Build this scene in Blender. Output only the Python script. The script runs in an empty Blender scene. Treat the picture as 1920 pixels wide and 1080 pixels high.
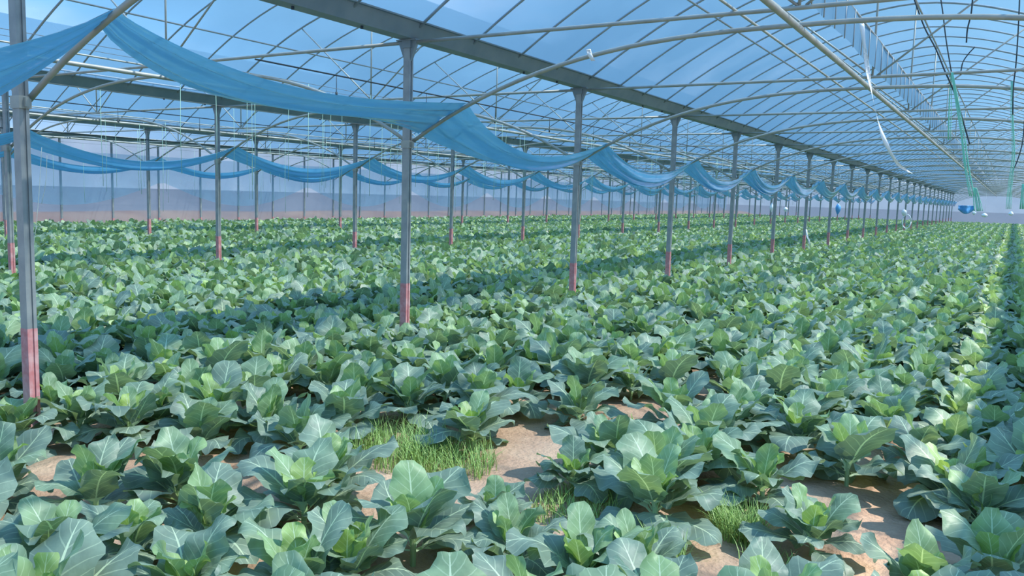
import bpy, math, random
import numpy as np
from mathutils import Vector, Matrix

# ------------------------------------------------------------------ camera, sky, sun, exposure
SC = bpy.context.scene
COL = SC.collection
F_PX, YAW, PITCH, ROLL, CAM_H = 1531.0, -0.5455, -0.1126, 0.0294, 1.81
fw = Vector((math.sin(YAW)*math.cos(PITCH), math.cos(YAW)*math.cos(PITCH), math.sin(PITCH)))
rt = Vector((math.cos(YAW), -math.sin(YAW), 0)); up = rt.cross(fw)
cR, sR = math.cos(ROLL), math.sin(ROLL)
RT = cR*rt + sR*up; UP = -sR*rt + cR*up
cam = bpy.data.objects.new('camera', bpy.data.cameras.new('camera'))
COL.objects.link(cam)
cam.matrix_world = Matrix(((RT.x, UP.x, -fw.x, 0), (RT.y, UP.y, -fw.y, 0), (RT.z, UP.z, -fw.z, CAM_H), (0, 0, 0, 1)))
cam.data.sensor_width = 36; cam.data.lens = F_PX/1920*36
cam.data.clip_start = 0.05; cam.data.clip_end = 2000
SC.camera = cam

SC.view_settings.view_transform = 'Standard'; SC.view_settings.look = 'None'
SC.view_settings.gamma = 1; SC.view_settings.use_curve_mapping = False
SC.view_settings.exposure = 0.0
SC.cycles.transparent_max_bounces = 24
SC.cycles.max_bounces = 7

world = bpy.data.worlds.new('sky'); SC.world = world; world.use_nodes = True
nt = world.node_tree; nt.nodes.clear()
def wn(t, **k):
    n = nt.nodes.new(t)
    for a_, b_ in k.items(): setattr(n, a_, b_)
    return n
tc = wn('ShaderNodeTexCoord'); sp = wn('ShaderNodeSeparateXYZ'); nt.links.new(tc.outputs['Generated'], sp.inputs[0])
rp = wn('ShaderNodeValToRGB'); nt.links.new(sp.outputs[2], rp.inputs[0])
e = rp.color_ramp.elements
e[0].position = 0.0; e[0].color = (0.38, 0.48, 0.62, 1)
e[1].position = 0.75; e[1].color = (0.12, 0.41, 0.84, 1)
m_ = e.new(0.10); m_.color = (0.25, 0.49, 0.76, 1)
m_ = e.new(0.35); m_.color = (0.16, 0.45, 0.82, 1)
mp = wn('ShaderNodeMapping'); mp.inputs['Scale'].default_value = (1.6, 1.6, 4.5); mp.inputs['Location'].default_value = (0.4, 0.9, 0.2)
nt.links.new(tc.outputs['Generated'], mp.inputs[0])
nz = wn('ShaderNodeTexNoise'); nz.inputs['Scale'].default_value = 1.5; nz.inputs['Detail'].default_value = 5; nz.inputs['Roughness'].default_value = 0.55
nt.links.new(mp.outputs[0], nz.inputs['Vector'])
cr = wn('ShaderNodeValToRGB'); nt.links.new(nz.outputs['Fac'], cr.inputs[0])
cr.color_ramp.elements[0].position = 0.46; cr.color_ramp.elements[0].color = (0, 0, 0, 1)
cr.color_ramp.elements[1].position = 0.72; cr.color_ramp.elements[1].color = (1, 1, 1, 1)
mx = wn('ShaderNodeMix', data_type='RGBA'); nt.links.new(cr.outputs[0], mx.inputs[0])
nt.links.new(rp.outputs[0], mx.inputs[6]); mx.inputs[7].default_value = (0.62, 0.70, 0.86, 1)
bg = wn('ShaderNodeBackground'); bg.inputs['Strength'].default_value = 2.0
nt.links.new(mx.outputs[2], bg.inputs[0])
wo = wn('ShaderNodeOutputWorld'); nt.links.new(bg.outputs[0], wo.inputs[0])

sun = bpy.data.objects.new('sun', bpy.data.lights.new('sun', 'SUN')); COL.objects.link(sun)
SUN_DIR = Vector((0.72, 0.30, 1.0)).normalized()
sun.rotation_euler = SUN_DIR.to_track_quat('Z', 'Y').to_euler()
sun.location = (10, 10, 30)
sun.data.energy = 6.9; sun.data.angle = math.radians(0.9); sun.data.color = (1.0, 0.96, 0.88)

# ------------------------------------------------------------------ layout numbers (metres)
ROW_X = 5.58            # the near post row stands this far left of the camera
BAY = 8.0; STEP = 4.0; Y0 = 2.95; NFR = 25
GUT = 3.41              # underside of gutters
YEND = Y0 + STEP*(NFR-1) + 0.6
def row_x(r): return -ROW_X - BAY*r            # r=-1 right of frame, 0 near row, 1, 2, 3 = left wall
def fy(k): return Y0 + STEP*k
def bay_c(b): return -ROW_X + BAY/2 - BAY*b    # b=0 right-hand bay, 1..3 to the left
RISE = 1.65
def roof_z(u): return GUT + 0.02 + RISE*(1-abs(u)**1.74)
def inner_z(u): return 2.33 + 0.92*(1-min(1, abs(u))**2.6)

ORD = ['first', 'second', 'third', 'fourth', 'fifth', 'sixth', 'seventh', 'eighth', 'ninth', 'tenth', 'eleventh', 'twelfth',
       'thirteenth', 'fourteenth', 'fifteenth', 'sixteenth', 'seventeenth', 'eighteenth', 'nineteenth', 'twentieth',
       'twenty-first', 'twenty-second', 'twenty-third', 'twenty-fourth', 'twenty-fifth']
ROWN = {-1: 'row beyond the right picture edge', 0: 'nearest post row', 1: 'second post row', 2: 'third post row', 3: 'left wall'}
BAYN = {0: 'right-hand bay', 1: 'second bay', 2: 'third bay', 3: 'leftmost bay'}

# ------------------------------------------------------------------ materials
def mat(name, col, rough=0.5, metal=0.0, noise=None, bump=0.0, bscale=40):
    m = bpy.data.materials.new(name); m.use_nodes = True; n = m.node_tree; b = n.nodes['Principled BSDF']
    b.inputs['Base Color'].default_value = (*col, 1); b.inputs['Roughness'].default_value = rough; b.inputs['Metallic'].default_value = metal
    if noise:
        t = n.nodes.new('ShaderNodeTexCoord'); x = n.nodes.new('ShaderNodeTexNoise'); x.inputs['Scale'].default_value = noise[1]; x.inputs['Detail'].default_value = 6
        n.links.new(t.outputs['Object'], x.inputs['Vector'])
        r = n.nodes.new('ShaderNodeValToRGB'); n.links.new(x.outputs['Fac'], r.inputs[0])
        r.color_ramp.elements[0].position = 0.35; r.color_ramp.elements[1].position = 0.68
        r.color_ramp.elements[0].color = (*col, 1); r.color_ramp.elements[1].color = (*noise[0], 1)
        n.links.new(r.outputs[0], b.inputs['Base Color'])
        if bump:
            y = n.nodes.new('ShaderNodeTexNoise'); y.inputs['Scale'].default_value = bscale; y.inputs['Detail'].default_value = 8
            n.links.new(t.outputs['Object'], y.inputs['Vector'])
            bb = n.nodes.new('ShaderNodeBump'); bb.inputs['Strength'].default_value = bump; bb.inputs['Distance'].default_value = 0.03
            n.links.new(y.outputs['Fac'], bb.inputs['Height']); n.links.new(bb.outputs[0], b.inputs['Normal'])
    return m

M = {}
M['steel'] = mat('galvanized_steel', (0.27, 0.29, 0.29), 0.5, 0.35, ((0.36, 0.37, 0.36), 9))
M['tube'] = mat('steel_tube', (0.32, 0.33, 0.30), 0.5, 0.3, ((0.44, 0.44, 0.39), 5))
M['rib'] = mat('rib_tube', (0.30, 0.34, 0.36), 0.5, 0.3, ((0.40, 0.42, 0.42), 5))
M['gutter'] = mat('gutter_steel', (0.20, 0.25, 0.27), 0.55, 0.3, ((0.27, 0.31, 0.32), 3))
M['red'] = mat('red_primer', (0.50, 0.17, 0.17), 0.8, 0, ((0.60, 0.34, 0.33), 14))
M['black'] = mat('black_rubber', (0.03, 0.045, 0.055), 0.6)
M['white'] = mat('white_plastic', (0.85, 0.87, 0.88), 0.4)
M['green'] = mat('green_twine', (0.22, 0.62, 0.45), 0.6)
M['palegreen'] = mat('pale_green_string', (0.36, 0.58, 0.46), 0.6)
M['palestring'] = mat('pale_string', (0.6, 0.66, 0.6), 0.6)
M['clod'] = mat('soil_clod', (0.34, 0.20, 0.13), 0.95, 0, ((0.44, 0.28, 0.19), 12), 0.6, 30)
M['darkclod'] = mat('dark_clod', (0.13, 0.10, 0.09), 0.95, 0, ((0.2, 0.15, 0.13), 12), 0.6, 30)
M['stem'] = mat('stem_green', (0.32, 0.45, 0.22), 0.5)
M['tarp'] = mat('blue_tarp', (0.12, 0.38, 0.70), 0.4)
M['earth'] = mat('dry_field', (0.25, 0.125, 0.07), 0.95, 0, ((0.36, 0.23, 0.14), 0.35))
M['hill'] = mat('far_hill', (0.24, 0.27, 0.33), 0.95, 0, ((0.28, 0.30, 0.36), 0.05))
M['yard'] = mat('open_yard', (0.155, 0.15, 0.16), 0.95, 0, ((0.19, 0.18, 0.19), 0.15))

def film_mat(name, tint, trans, diff, spec_rough=0.12, bump=0.25, scale=1.3, streak=None, gloss=0.7, dmix=0.4, graze=0.0):
    """thin plastic film: part clear, part milky, with a gloss coat"""
    m = bpy.data.materials.new(name); m.use_nodes = True; n = m.node_tree; n.nodes.clear()
    L = n.links.new; N = n.nodes.new
    out = N('ShaderNodeOutputMaterial')
    t = N('ShaderNodeTexCoord'); mp_ = N('ShaderNodeMapping'); L(t.outputs['Object'], mp_.inputs[0])
    if streak: mp_.inputs['Scale'].default_value = streak
    nz_ = N('ShaderNodeTexNoise'); nz_.inputs['Scale'].default_value = scale; nz_.inputs['Detail'].default_value = 4
    L(mp_.outputs[0], nz_.inputs['Vector'])
    bp = N('ShaderNodeBump'); bp.inputs['Strength'].default_value = bump; bp.inputs['Distance'].default_value = 0.05; L(nz_.outputs['Fac'], bp.inputs['Height'])
    tr = N('ShaderNodeBsdfTransparent'); tr.inputs[0].default_value = (*tint, 1)
    tl = N('ShaderNodeBsdfTranslucent'); tl.inputs[0].default_value = (*diff, 1); L(bp.outputs[0], tl.inputs['Normal'])
    df = N('ShaderNodeBsdfDiffuse'); df.inputs[0].default_value = (*diff, 1); L(bp.outputs[0], df.inputs['Normal'])
    gl = N('ShaderNodeBsdfGlossy'); gl.inputs['Roughness'].default_value = spec_rough; L(bp.outputs[0], gl.inputs['Normal'])
    m1 = N('ShaderNodeMixShader'); m1.inputs[0].default_value = dmix; L(tl.outputs[0], m1.inputs[1]); L(df.outputs[0], m1.inputs[2])
    mr = N('ShaderNodeMapRange'); mr.inputs['To Min'].default_value = max(0, 1-trans-0.08); mr.inputs['To Max'].default_value = min(1, 1-trans+0.08)
    mr.inputs['From Min'].default_value = 0.3; mr.inputs['From Max'].default_value = 0.7; L(nz_.outputs['Fac'], mr.inputs[0])
    m2 = N('ShaderNodeMixShader'); L(tr.outputs[0], m2.inputs[1]); L(m1.outputs[0], m2.inputs[2])
    lw = N('ShaderNodeLayerWeight'); lw.inputs[0].default_value = 0.5
    p2 = N('ShaderNodeMapRange'); p2.interpolation_type = 'SMOOTHSTEP'; p2.inputs['From Min'].default_value = 0.34; p2.inputs['From Max'].default_value = 0.62; L(lw.outputs['Facing'], p2.inputs[0])
    g2 = N('ShaderNodeMath'); g2.operation = 'MULTIPLY_ADD'; g2.inputs[1].default_value = graze; g2.use_clamp = True
    L(p2.outputs[0], g2.inputs[0]); L(mr.outputs[0], g2.inputs[2]); L(g2.outputs[0], m2.inputs[0])
    fr = N('ShaderNodeLayerWeight'); fr.inputs[0].default_value = 0.5
    ml = N('ShaderNodeMath'); ml.operation = 'MULTIPLY'; ml.inputs[1].default_value = gloss; pw = N('ShaderNodeMath'); pw.operation = 'POWER'; pw.inputs[1].default_value = 4.0; L(fr.outputs['Facing'], pw.inputs[0])
    ad = N('ShaderNodeMath'); ad.operation = 'ADD'; ad.inputs[1].default_value = 0.06; L(pw.outputs[0], ad.inputs[0]); L(ad.outputs[0], ml.inputs[0])
    m3 = N('ShaderNodeMixShader'); L(ml.outputs[0], m3.inputs[0]); L(m2.outputs[0], m3.inputs[1]); L(gl.outputs[0], m3.inputs[2])
    L(m3.outputs[0], out.inputs[0])
    return m
M['film'] = film_mat('clear_roof_film', (0.88, 0.95, 1.0), 0.74, (0.21, 0.38, 0.53), 0.25, 0.2, 0.7, None, 0.15, 0.5, 0.72)
M['wallfilm'] = film_mat('milky_wall_film', (0.78, 0.82, 0.86), 0.44, (0.21, 0.27, 0.34), 0.4, 0.3, 0.6, None, 0.2)
M['sheet'] = film_mat('gathered_blue_film', (0.30, 0.70, 0.93), 0.06, (0.15, 0.49, 0.76), 0.14, 0.6, 1.0, (4, 0.4, 4), 1.0, 0.6)
M['swag'] = film_mat('thin_blue_film', (0.78, 0.90, 0.96), 0.66, (0.34, 0.60, 0.78), 0.3, 0.3, 1.0)

def leaf_mat():
    m = bpy.data.materials.new('broccoli_leaf'); m.use_nodes = True; n = m.node_tree; n.nodes.clear()
    L = n.links.new; N = n.nodes.new
    def math_(op, a_, b_=None):
        x = N('ShaderNodeMath'); x.operation = op
        for i, v in enumerate((a_, b_)):
            if v is None: continue
            if isinstance(v, (int, float)): x.inputs[i].default_value = v
            else: L(v, x.inputs[i])
        return x.outputs[0]
    uv = N('ShaderNodeUVMap'); uv.uv_map = 'UVMap'; s = N('ShaderNodeSeparateXYZ'); L(uv.outputs[0], s.inputs[0])
    U, V = s.outputs[0], s.outputs[1]      # U along leaf 0..1, V across 0..1
    av = math_('ABSOLUTE', math_('SUBTRACT', V, 0.5))
    mid = math_('LESS_THAN', av, math_('SUBTRACT', 0.034, math_('MULTIPLY', U, 0.024)))
    ph = math_('FRACT', math_('MULTIPLY', math_('SUBTRACT', U, math_('MULTIPLY', math_('POWER', av, 0.8), 0.42)), 8.0))
    side = math_('LESS_THAN', math_('ABSOLUTE', math_('SUBTRACT', ph, 0.5)), math_('SUBTRACT', 0.085, math_('MULTIPLY', av, 0.13)))
    side = math_('MULTIPLY', side, 0.34)
    pet = math_('LESS_THAN', U, 0.17)
    ve = math_('MAXIMUM', math_('MAXIMUM', mid, side), pet)
    at = N('ShaderNodeAttribute'); at.attribute_name = 'tint'
    cr_ = N('ShaderNodeValToRGB'); L(at.outputs['Fac'], cr_.inputs[0]); el = cr_.color_ramp.elements
    el[0].position = 0; el[0].color = (0.170, 0.240, 0.195, 1)
    el[1].position = 1; el[1].color = (0.36, 0.49, 0.14, 1)
    k_ = el.new(0.30); k_.color = (0.205, 0.285, 0.215, 1)
    k_ = el.new(0.62); k_.color = (0.27, 0.40, 0.20, 1)
    t = N('ShaderNodeTexCoord'); nz_ = N('ShaderNodeTexNoise'); nz_.inputs['Scale'].default_value = 9; nz_.inputs['Detail'].default_value = 3; L(t.outputs['Object'], nz_.inputs['Vector'])
    hv = N('ShaderNodeMix'); hv.data_type = 'RGBA'; hv.blend_type = 'MULTIPLY'; hv.inputs[0].default_value = 1.0
    mr = N('ShaderNodeMapRange'); mr.inputs['From Min'].default_value = 0.3; mr.inputs['From Max'].default_value = 0.7; mr.inputs['To Min'].default_value = 0.82; mr.inputs['To Max'].default_value = 1.2
    L(nz_.outputs['Fac'], mr.inputs[0]); L(cr_.outputs[0], hv.inputs[6]); L(mr.outputs[0], hv.inputs[7])
    mxx = N('ShaderNodeMix'); mxx.data_type = 'RGBA'; L(ve, mxx.inputs[0]); L(hv.outputs[2], mxx.inputs[6]); mxx.inputs[7].default_value = (0.56, 0.68, 0.48, 1)
    bp = N('ShaderNodeBump'); bp.inputs['Strength'].default_value = 0.35; bp.inputs['Distance'].default_value = 0.006; pk = N('ShaderNodeTexNoise'); pk.inputs['Scale'].default_value = 38; pk.inputs['Detail'].default_value = 2; L(t.outputs['Object'], pk.inputs['Vector'])
    L(math_('ADD', math_('MULTIPLY', ve, 0.7), math_('MULTIPLY', pk.outputs['Fac'], 1.1)), bp.inputs['Height'])
    pb = N('ShaderNodeBsdfPrincipled'); L(mxx.outputs[2], pb.inputs['Base Color']); pb.inputs['Roughness'].default_value = 0.5
    pb.inputs['Specular IOR Level'].default_value = 0.55; L(bp.outputs[0], pb.inputs['Normal'])
    tl = N('ShaderNodeBsdfTranslucent'); hs = N('ShaderNodeMix'); hs.data_type = 'RGBA'; hs.blend_type = 'MULTIPLY'; hs.inputs[0].default_value = 1
    L(mxx.outputs[2], hs.inputs[6]); hs.inputs[7].default_value = (1.5, 1.6, 0.75, 1); L(hs.outputs[2], tl.inputs[0])
    ms = N('ShaderNodeMixShader'); ms.inputs[0].default_value = 0.26; L(pb.outputs[0], ms.inputs[1]); L(tl.outputs[0], ms.inputs[2])
    out = N('ShaderNodeOutputMaterial'); L(ms.outputs[0], out.inputs[0])
    return m
M['leaf'] = leaf_mat()

def grass_mat():
    m = mat('grass_blade', (0.22, 0.38, 0.08), 0.5, 0, ((0.38, 0.52, 0.16), 25))
    return m
M['grass'] = grass_mat()

def soil_mat():
    m = bpy.data.materials.new('red_brown_soil'); m.use_nodes = True; n = m.node_tree; b = n.nodes['Principled BSDF']; L = n.links.new; N = n.nodes.new
    t = N('ShaderNodeTexCoord'); a1 = N('ShaderNodeTexNoise'); a1.inputs['Scale'].default_value = 1.6; a1.inputs['Detail'].default_value = 9; a1.inputs['Roughness'].default_value = 0.65
    L(t.outputs['Object'], a1.inputs['Vector'])
    r = N('ShaderNodeValToRGB'); L(a1.outputs['Fac'], r.inputs[0]); el = r.color_ramp.elements
    el[0].position = 0.3; el[0].color = (0.34, 0.205, 0.135, 1); el[1].position = 0.72; el[1].color = (0.60, 0.42, 0.29, 1)
    k_ = el.new(0.5); k_.color = (0.48, 0.31, 0.21, 1)
    L(r.outputs[0], b.inputs['Base Color']); b.inputs['Roughness'].default_value = 0.95
    a2 = N('ShaderNodeTexNoise'); a2.inputs['Scale'].default_value = 28; a2.inputs['Detail'].default_value = 9; L(t.outputs['Object'], a2.inputs['Vector'])
    bp = N('ShaderNodeBump'); bp.inputs['Strength'].default_value = 0.8; bp.inputs['Distance'].default_value = 0.03; L(a2.outputs['Fac'], bp.inputs['Height']); L(bp.outputs[0], b.inputs['Normal'])
    return m
M['soil'] = soil_mat()

# ------------------------------------------------------------------ mesh helpers
class MB:
    def __init__(s): s.v = []; s.f = []
    def box(s, x0, x1, y0, y1, z0, z1):
        o = len(s.v); s.v += [(x0,y0,z0),(x1,y0,z0),(x1,y1,z0),(x0,y1,z0),(x0,y0,z1),(x1,y0,z1),(x1,y1,z1),(x0,y1,z1)]
        s.f += [tuple(o+i for i in q) for q in ((0,3,2,1),(4,5,6,7),(0,1,5,4),(1,2,6,5),(2,3,7,6),(3,0,4,7))]
        return s
    def prism(s, pts, y0, y1):
        """closed outline in xz swept along y"""
        o = len(s.v); n = len(pts)
        s.v += [(x, y0, z) for x, z in pts] + [(x, y1, z) for x, z in pts]
        for i in range(n): j = (i+1) % n; s.f.append((o+i, o+j, o+n+j, o+n+i))
        s.f.append(tuple(o+i for i in reversed(range(n)))); s.f.append(tuple(o+n+i for i in range(n)))
        return s
    def tube(s, path, r, seg=8):
        path = [Vector(p) for p in path]; o = len(s.v); n = len(path)
        ref = Vector((0, 0, 1))
        for i, p in enumerate(path):
            d = (path[min(i+1, n-1)]-path[max(i-1, 0)]).normalized()
            q = ref if abs(d.dot(ref)) < 0.95 else Vector((0, 1, 0))
            a_ = d.cross(q).normalized(); b_ = a_.cross(d)
            rr = r[i] if isinstance(r, (list, tuple)) else r
            for k in range(seg):
                t = 2*math.pi*k/seg; s.v.append(tuple(p + a_*rr*math.cos(t) + b_*rr*math.sin(t)))
        for i in range(n-1):
            for k in range(seg):
                k2 = (k+1) % seg; s.f.append((o+i*seg+k, o+i*seg+k2, o+(i+1)*seg+k2, o+(i+1)*seg+k))
        s.f.append(tuple(o+k for k in reversed(range(seg)))); s.f.append(tuple(o+(n-1)*seg+k for k in range(seg)))
        return s
    def grid(s, fn, nu, nv):
        o = len(s.v)
        for i in range(nu+1):
            for j in range(nv+1): s.v.append(tuple(fn(i/nu, j/nv)))
        for i in range(nu):
            for j in range(nv):
                q = o+i*(nv+1)+j; s.f.append((q, q+1, q+nv+2, q+nv+1))
        return s
    def build(s, name, m, parent=None, smooth=True):
        me = bpy.data.meshes.new(name); me.from_pydata(s.v, [], s.f); me.materials.append(m)
        if smooth: me.polygons.foreach_set('use_smooth', [True]*len(me.polygons))
        me.update()
        o = bpy.data.objects.new(name, me); COL.objects.link(o)
        if parent: o.parent = parent
        return o

def tag(o, label=None, cat=None, group=None, kind=None):
    if label: o['label'] = label
    if cat: o['category'] = cat
    if group: o['group'] = group
    if kind: o['kind'] = kind
    return o
def empty(name, loc=(0, 0, 0), rz=0):
    o = bpy.data.objects.new(name, None); COL.objects.link(o); o.location = loc; o.rotation_euler = (0, 0, rz); o.empty_display_size = 0.1
    return o
def dup(root, loc, rz=None, sc=None):
    r = root.copy(); COL.objects.link(r); r.location = loc
    if rz is not None: r.rotation_euler = (0, 0, rz)
    if sc is not None: r.scale = (sc, sc, sc)
    for ch in list(root.children):
        c = ch.copy(); COL.objects.link(c); c.parent = r
    return r
def ray(x, y):
    return fw + RT*((x-960)/F_PX) - UP*((y-540)/F_PX)
def on_z(x, y, z): d = ray(x, y); k = (z-CAM_H)/d.z; return (d.x*k, d.y*k, z)
def on_y(x, y, Y): d = ray(x, y); k = Y/d.y; return (d.x*k, Y, CAM_H+d.z*k)
def project(P):
    d = Vector(P)-Vector((0, 0, CAM_H)); z = d.dot(fw)
    if z < 0.1: return None
    return 960+F_PX*d.dot(RT)/z, 540-F_PX*d.dot(UP)/z, z

# ------------------------------------------------------------------ the setting: soil, outside land, films
def hnoise(x, y):
    return (0.022*math.sin(x*3.1+1.3*math.sin(y*1.7)) + 0.016*math.sin(y*4.3+x*2.1) + 0.012*math.sin(x*9.7-y*5.1) + 0.009*math.sin(x*17.3+y*13.9) + 0.006*math.sin(31*y-23*x))
def floor_z(x, y):
    k = max(0, min(1, (16-y)/6)); return hnoise(x, y)*k*0.9 - 0.02
b = MB(); nx, ny = 190, 150
def fl(u, v):
    x = -29.6 + 36*u
    y = -3 + (YEND+3)*(v**2.2)
    return (x, y, floor_z(x, y))
b.grid(fl, nx, ny)
tag(b.build('floor', M['soil']), 'red-brown bare soil of the greenhouse floor between the plants', None, None, 'structure')

b = MB()
b.grid(lambda u, v: (-400+800*u, -60+700*v, -0.12), 8, 8)
tag(b.build('trim_1', M['yard']), 'grey-lilac open ground outside the greenhouse', None, None, 'structure')
b = MB(); b.grid(lambda u, v: (-31.5-5.5*u, -20+140*v, -0.11+0.72*math.sin(math.pi*u)+0.03*math.sin(v*70+u*9)), 6, 90)
tag(b.build('trim_2', M['earth']), 'low bank of dry brown earth outside the left wall', None, None, 'structure')
def roof_strip(b_, c, u0, u1, y0, y1, nseg, ny_=52, lift=0.025):
    def fn(a1, a2):
        u = u0+(u1-u0)*a2; y = y0+(y1-y0)*a1
        sag = 0.012*abs(math.sin(math.pi*(y-Y0)/1.0))
        return (c+u*BAY/2, y, roof_z(u)+lift-sag)
    b_.grid(fn, ny_, nseg)
for bay in range(0, 4):
    c = bay_c(bay); b = MB()
    roof_strip(b, c, -0.985, 0.0, -5, YEND, 14, 208); roof_strip(b, c, 0.0, 0.90, -5, YEND, 14, 208)
    tag(b.build('ceiling', M['film']), 'clear plastic roof film stretched over the arched ribs of the ' + BAYN[bay], None, None, 'structure')

b = MB(); xw = row_x(3)-0.06
b.grid(lambda u, v: (xw+0.03*math.sin(u*90)*math.sin(v*3), -5+(YEND+5)*u, -0.02+(GUT+0.1)*v), 160, 8)
tag(b.build('wall_left', M['wallfilm']), 'milky plastic film of the left side wall', None, None, 'structure')
b = MB()
b.grid(lambda u, v: (xw + 8.0*4*u, YEND+0.03*math.sin(u*40), -0.02 + v*(roof_z(((u*4) % 1.0)*2-1))), 96, 10)
tag(b.build('wall_back', M['wallfilm']), 'milky plastic film closing the far end of the greenhouse', None, None, 'structure')

# ------------------------------------------------------------------ posts
def post_parts(r, kind):
    w, d = 0.041, 0.032
    def c_outline(w_, d_):      # lipped channel: a groove runs down the face
        return [(-w_, -d_), (w_, -d_), (w_, -0.010), (w_-0.010, -0.010), (w_-0.010, 0.010), (w_, 0.010), (w_, d_), (-w_, d_)]
    def column(name, m, w_, d_, z0, z1):
        b_ = MB(); pts = c_outline(w_, d_); n_ = len(pts)
        b_.v = [(x, y, z0) for x, y in pts] + [(x, y, z1) for x, y in pts]
        for i in range(n_): b_.f.append((i, (i+1) % n_, n_+(i+1) % n_, n_+i))
        b_.f.append(tuple(reversed(range(n_)))); b_.f.append(tuple(n_+i for i in range(n_)))
        return b_.build(name, m, r, False)
    red = 0.83 if kind != 'white' else 0.35
    column('shaft', M['steel'], w, d, red, GUT-0.01)
    f = column('painted_foot', M['red'], w+0.0015, d+0.0015, -0.12, red); f['label'] = 'faded red painted foot of the post'
    b_ = MB()
    b_.box(-0.055, 0.055, -0.045, 0.045, GUT-0.09, GUT-0.012); b_.box(-0.13, 0.13, -0.05, 0.05, GUT-0.016, GUT-0.002)
    for s in (-1, 1):
        b_.v += [(s*0.04, -0.02, GUT-0.22), (s*0.125, -0.02, GUT-0.016), (s*0.04, -0.02, GUT-0.016), (s*0.04, 0.02, GUT-0.22), (s*0.125, 0.02, GUT-0.016), (s*0.04, 0.02, GUT-0.016)]
        o = len(b_.v)-6; b_.f += [(o, o+1, o+2), (o+3, o+5, o+4), (o, o+3, o+4, o+1)]
    b_.build('gutter_bracket', M['gutter'], r, False)
    MB().box(-0.052, 0.058, -0.040, 0.040, 2.28, 2.36).box(0.058, 0.085, -0.012, 0.012, 2.29, 2.35).build('arch_clamp', M['tube'], r, False)
post0 = empty('steel_post'); post_parts(post0, 'n')
first = True
for r_ in (0, 1, 2, -1):
    for k in range(NFR if r_ >= 0 else 8):
        if r_ == 0 and k == 0: p = post0; p.location = (row_x(0), fy(0), 0)
        else: p = dup(post0, (row_x(r_), fy(k), 0))
        if r_ == -1:
            tag(p, 'grey steel post of the row standing beyond the right picture edge', 'post', 'posts right of the picture')
        elif r_ == 0:
            if k == 0: lab = 'nearest grey steel post with red foot, at the left picture edge'
            elif k < 14: lab = 'grey steel post with red foot, %s from the camera in the nearest post row' % ORD[k]
            else: lab = None
            if lab: tag(p, lab, 'post')
            else: tag(p, 'thin far steel post past the white tape loop in the nearest post row', 'post', 'distant posts of the nearest row')
        else:
            kk = k - (2 if r_ == 1 else 4)
            if kk < 0: tag(p, 'grey steel post of the %s left of or behind the nearest post' % ROWN[r_], 'post', 'first posts of the '+ROWN[r_])
            elif kk < 6: tag(p, 'grey steel post with red foot in the %s, %s counted from the left' % (ROWN[r_], ORD[kk]), 'post')
            else: tag(p, 'distant grey steel post with red foot towards the far end of the %s' % ROWN[r_], 'post', 'distant posts of the '+ROWN[r_])
post0['label'] = 'nearest grey steel post with red foot, at the left picture edge'; post0['category'] = 'post'
# slimmer side-wall posts every two metres
sp0 = empty('side_post')
MB().box(-0.03, 0.03, -0.03, 0.03, 0.5, GUT-0.005).build('shaft', M['steel'], sp0, False)
q_ = MB().box(-0.032, 0.032, -0.032, 0.032, -0.12, 0.5).build('painted_foot', M['red'], sp0, False)
for i in range(7, 49):
    p = sp0 if i == 7 else dup(sp0, (0, 0, 0))
    p.location = (row_x(3), Y0+2*(i-1), 0)
    if i < 15: tag(p, 'slim side wall post before the milky film, %s from the left picture edge' % ORD[i-7], 'post')
    else: tag(p, 'slim distant side wall post before the milky film, to the right of the nearest eight', 'post', 'distant side wall posts')

# ------------------------------------------------------------------ gutters
for r_ in (-1, 0, 1, 2, 3):
    x = row_x(r_); g = empty('rain_gutter', (x, 0, 0))
    o_ = [(-0.085, GUT), (0.085, GUT), (0.165, GUT+0.15), (0.205, GUT+0.15), (0.205, GUT+0.165), (0.155, GUT+0.165), (0.078, GUT+0.012),
          (-0.078, GUT+0.012), (-0.155, GUT+0.165), (-0.205, GUT+0.165), (-0.205, GUT+0.15), (-0.165, GUT+0.15)]
    MB().prism(o_, -5, YEND-0.05).build('trough', M['gutter'], g, False)
    if r_ in (0, 1):
        for j in range(10 if r_ == 0 else 6):
            y = Y0 + 4*(j+1) - (1.65 if r_ == 0 else 1.2)
            for dy in (0, 0.9):
                MB().tube([(0.02, y+dy, GUT-0.028), (0.02, y+dy, GUT+0.002)], 0.014, 8).build('bolt', M['black'], g, False)
    tag(g, 'long grey steel rain gutter on the ' + (ROWN[r_] if r_ != 3 else 'left wall posts'), 'gutter')

# ------------------------------------------------------------------ trusses, inner arches, ribs, purlins
def arc(fn, u0, u1, n_): return [((u0+(u1-u0)*i/n_)*BAY/2, 0, fn(u0+(u1-u0)*i/n_)) for i in range(n_+1)]
def make_truss():
    t = empty('roof_truss')
    MB().tube(arc(roof_z, -0.965, 0.965, 30), 0.0165, 8).build('arched_top_rib', M['rib'], t)
    MB().tube([(-BAY/2+0.05, 0, GUT-0.03), (-BAY/4, 0, GUT-0.03), (0, 0, GUT-0.035), (BAY/4, 0, GUT-0.03), (BAY/2-0.05, 0, GUT-0.03)], 0.019, 8).build('tie_chord', M['tube'], t)
    MB().tube([(-0.02, 0, GUT-0.02), (-0.02, 0, roof_z(0))], 0.013, 8).build('king_strut', M['tube'], t)
    for s in (-1, 1):
        u = s*0.42
        MB().tube([(s*0.03, 0, GUT-0.02), (u*BAY/2, 0, roof_z(u)-0.01)], 0.012, 8).build('diagonal_strut', M['tube'], t)
    return t
tr0 = make_truss()
arch0 = MB().tube(arc(inner_z, -0.995, 0.995, 36), 0.021, 8).build('inner_arch', M['tube'])
rib0 = MB().tube(arc(roof_z, -0.965, 0.965, 28), 0.014, 6).build('roof_rib', M['rib'])
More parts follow.
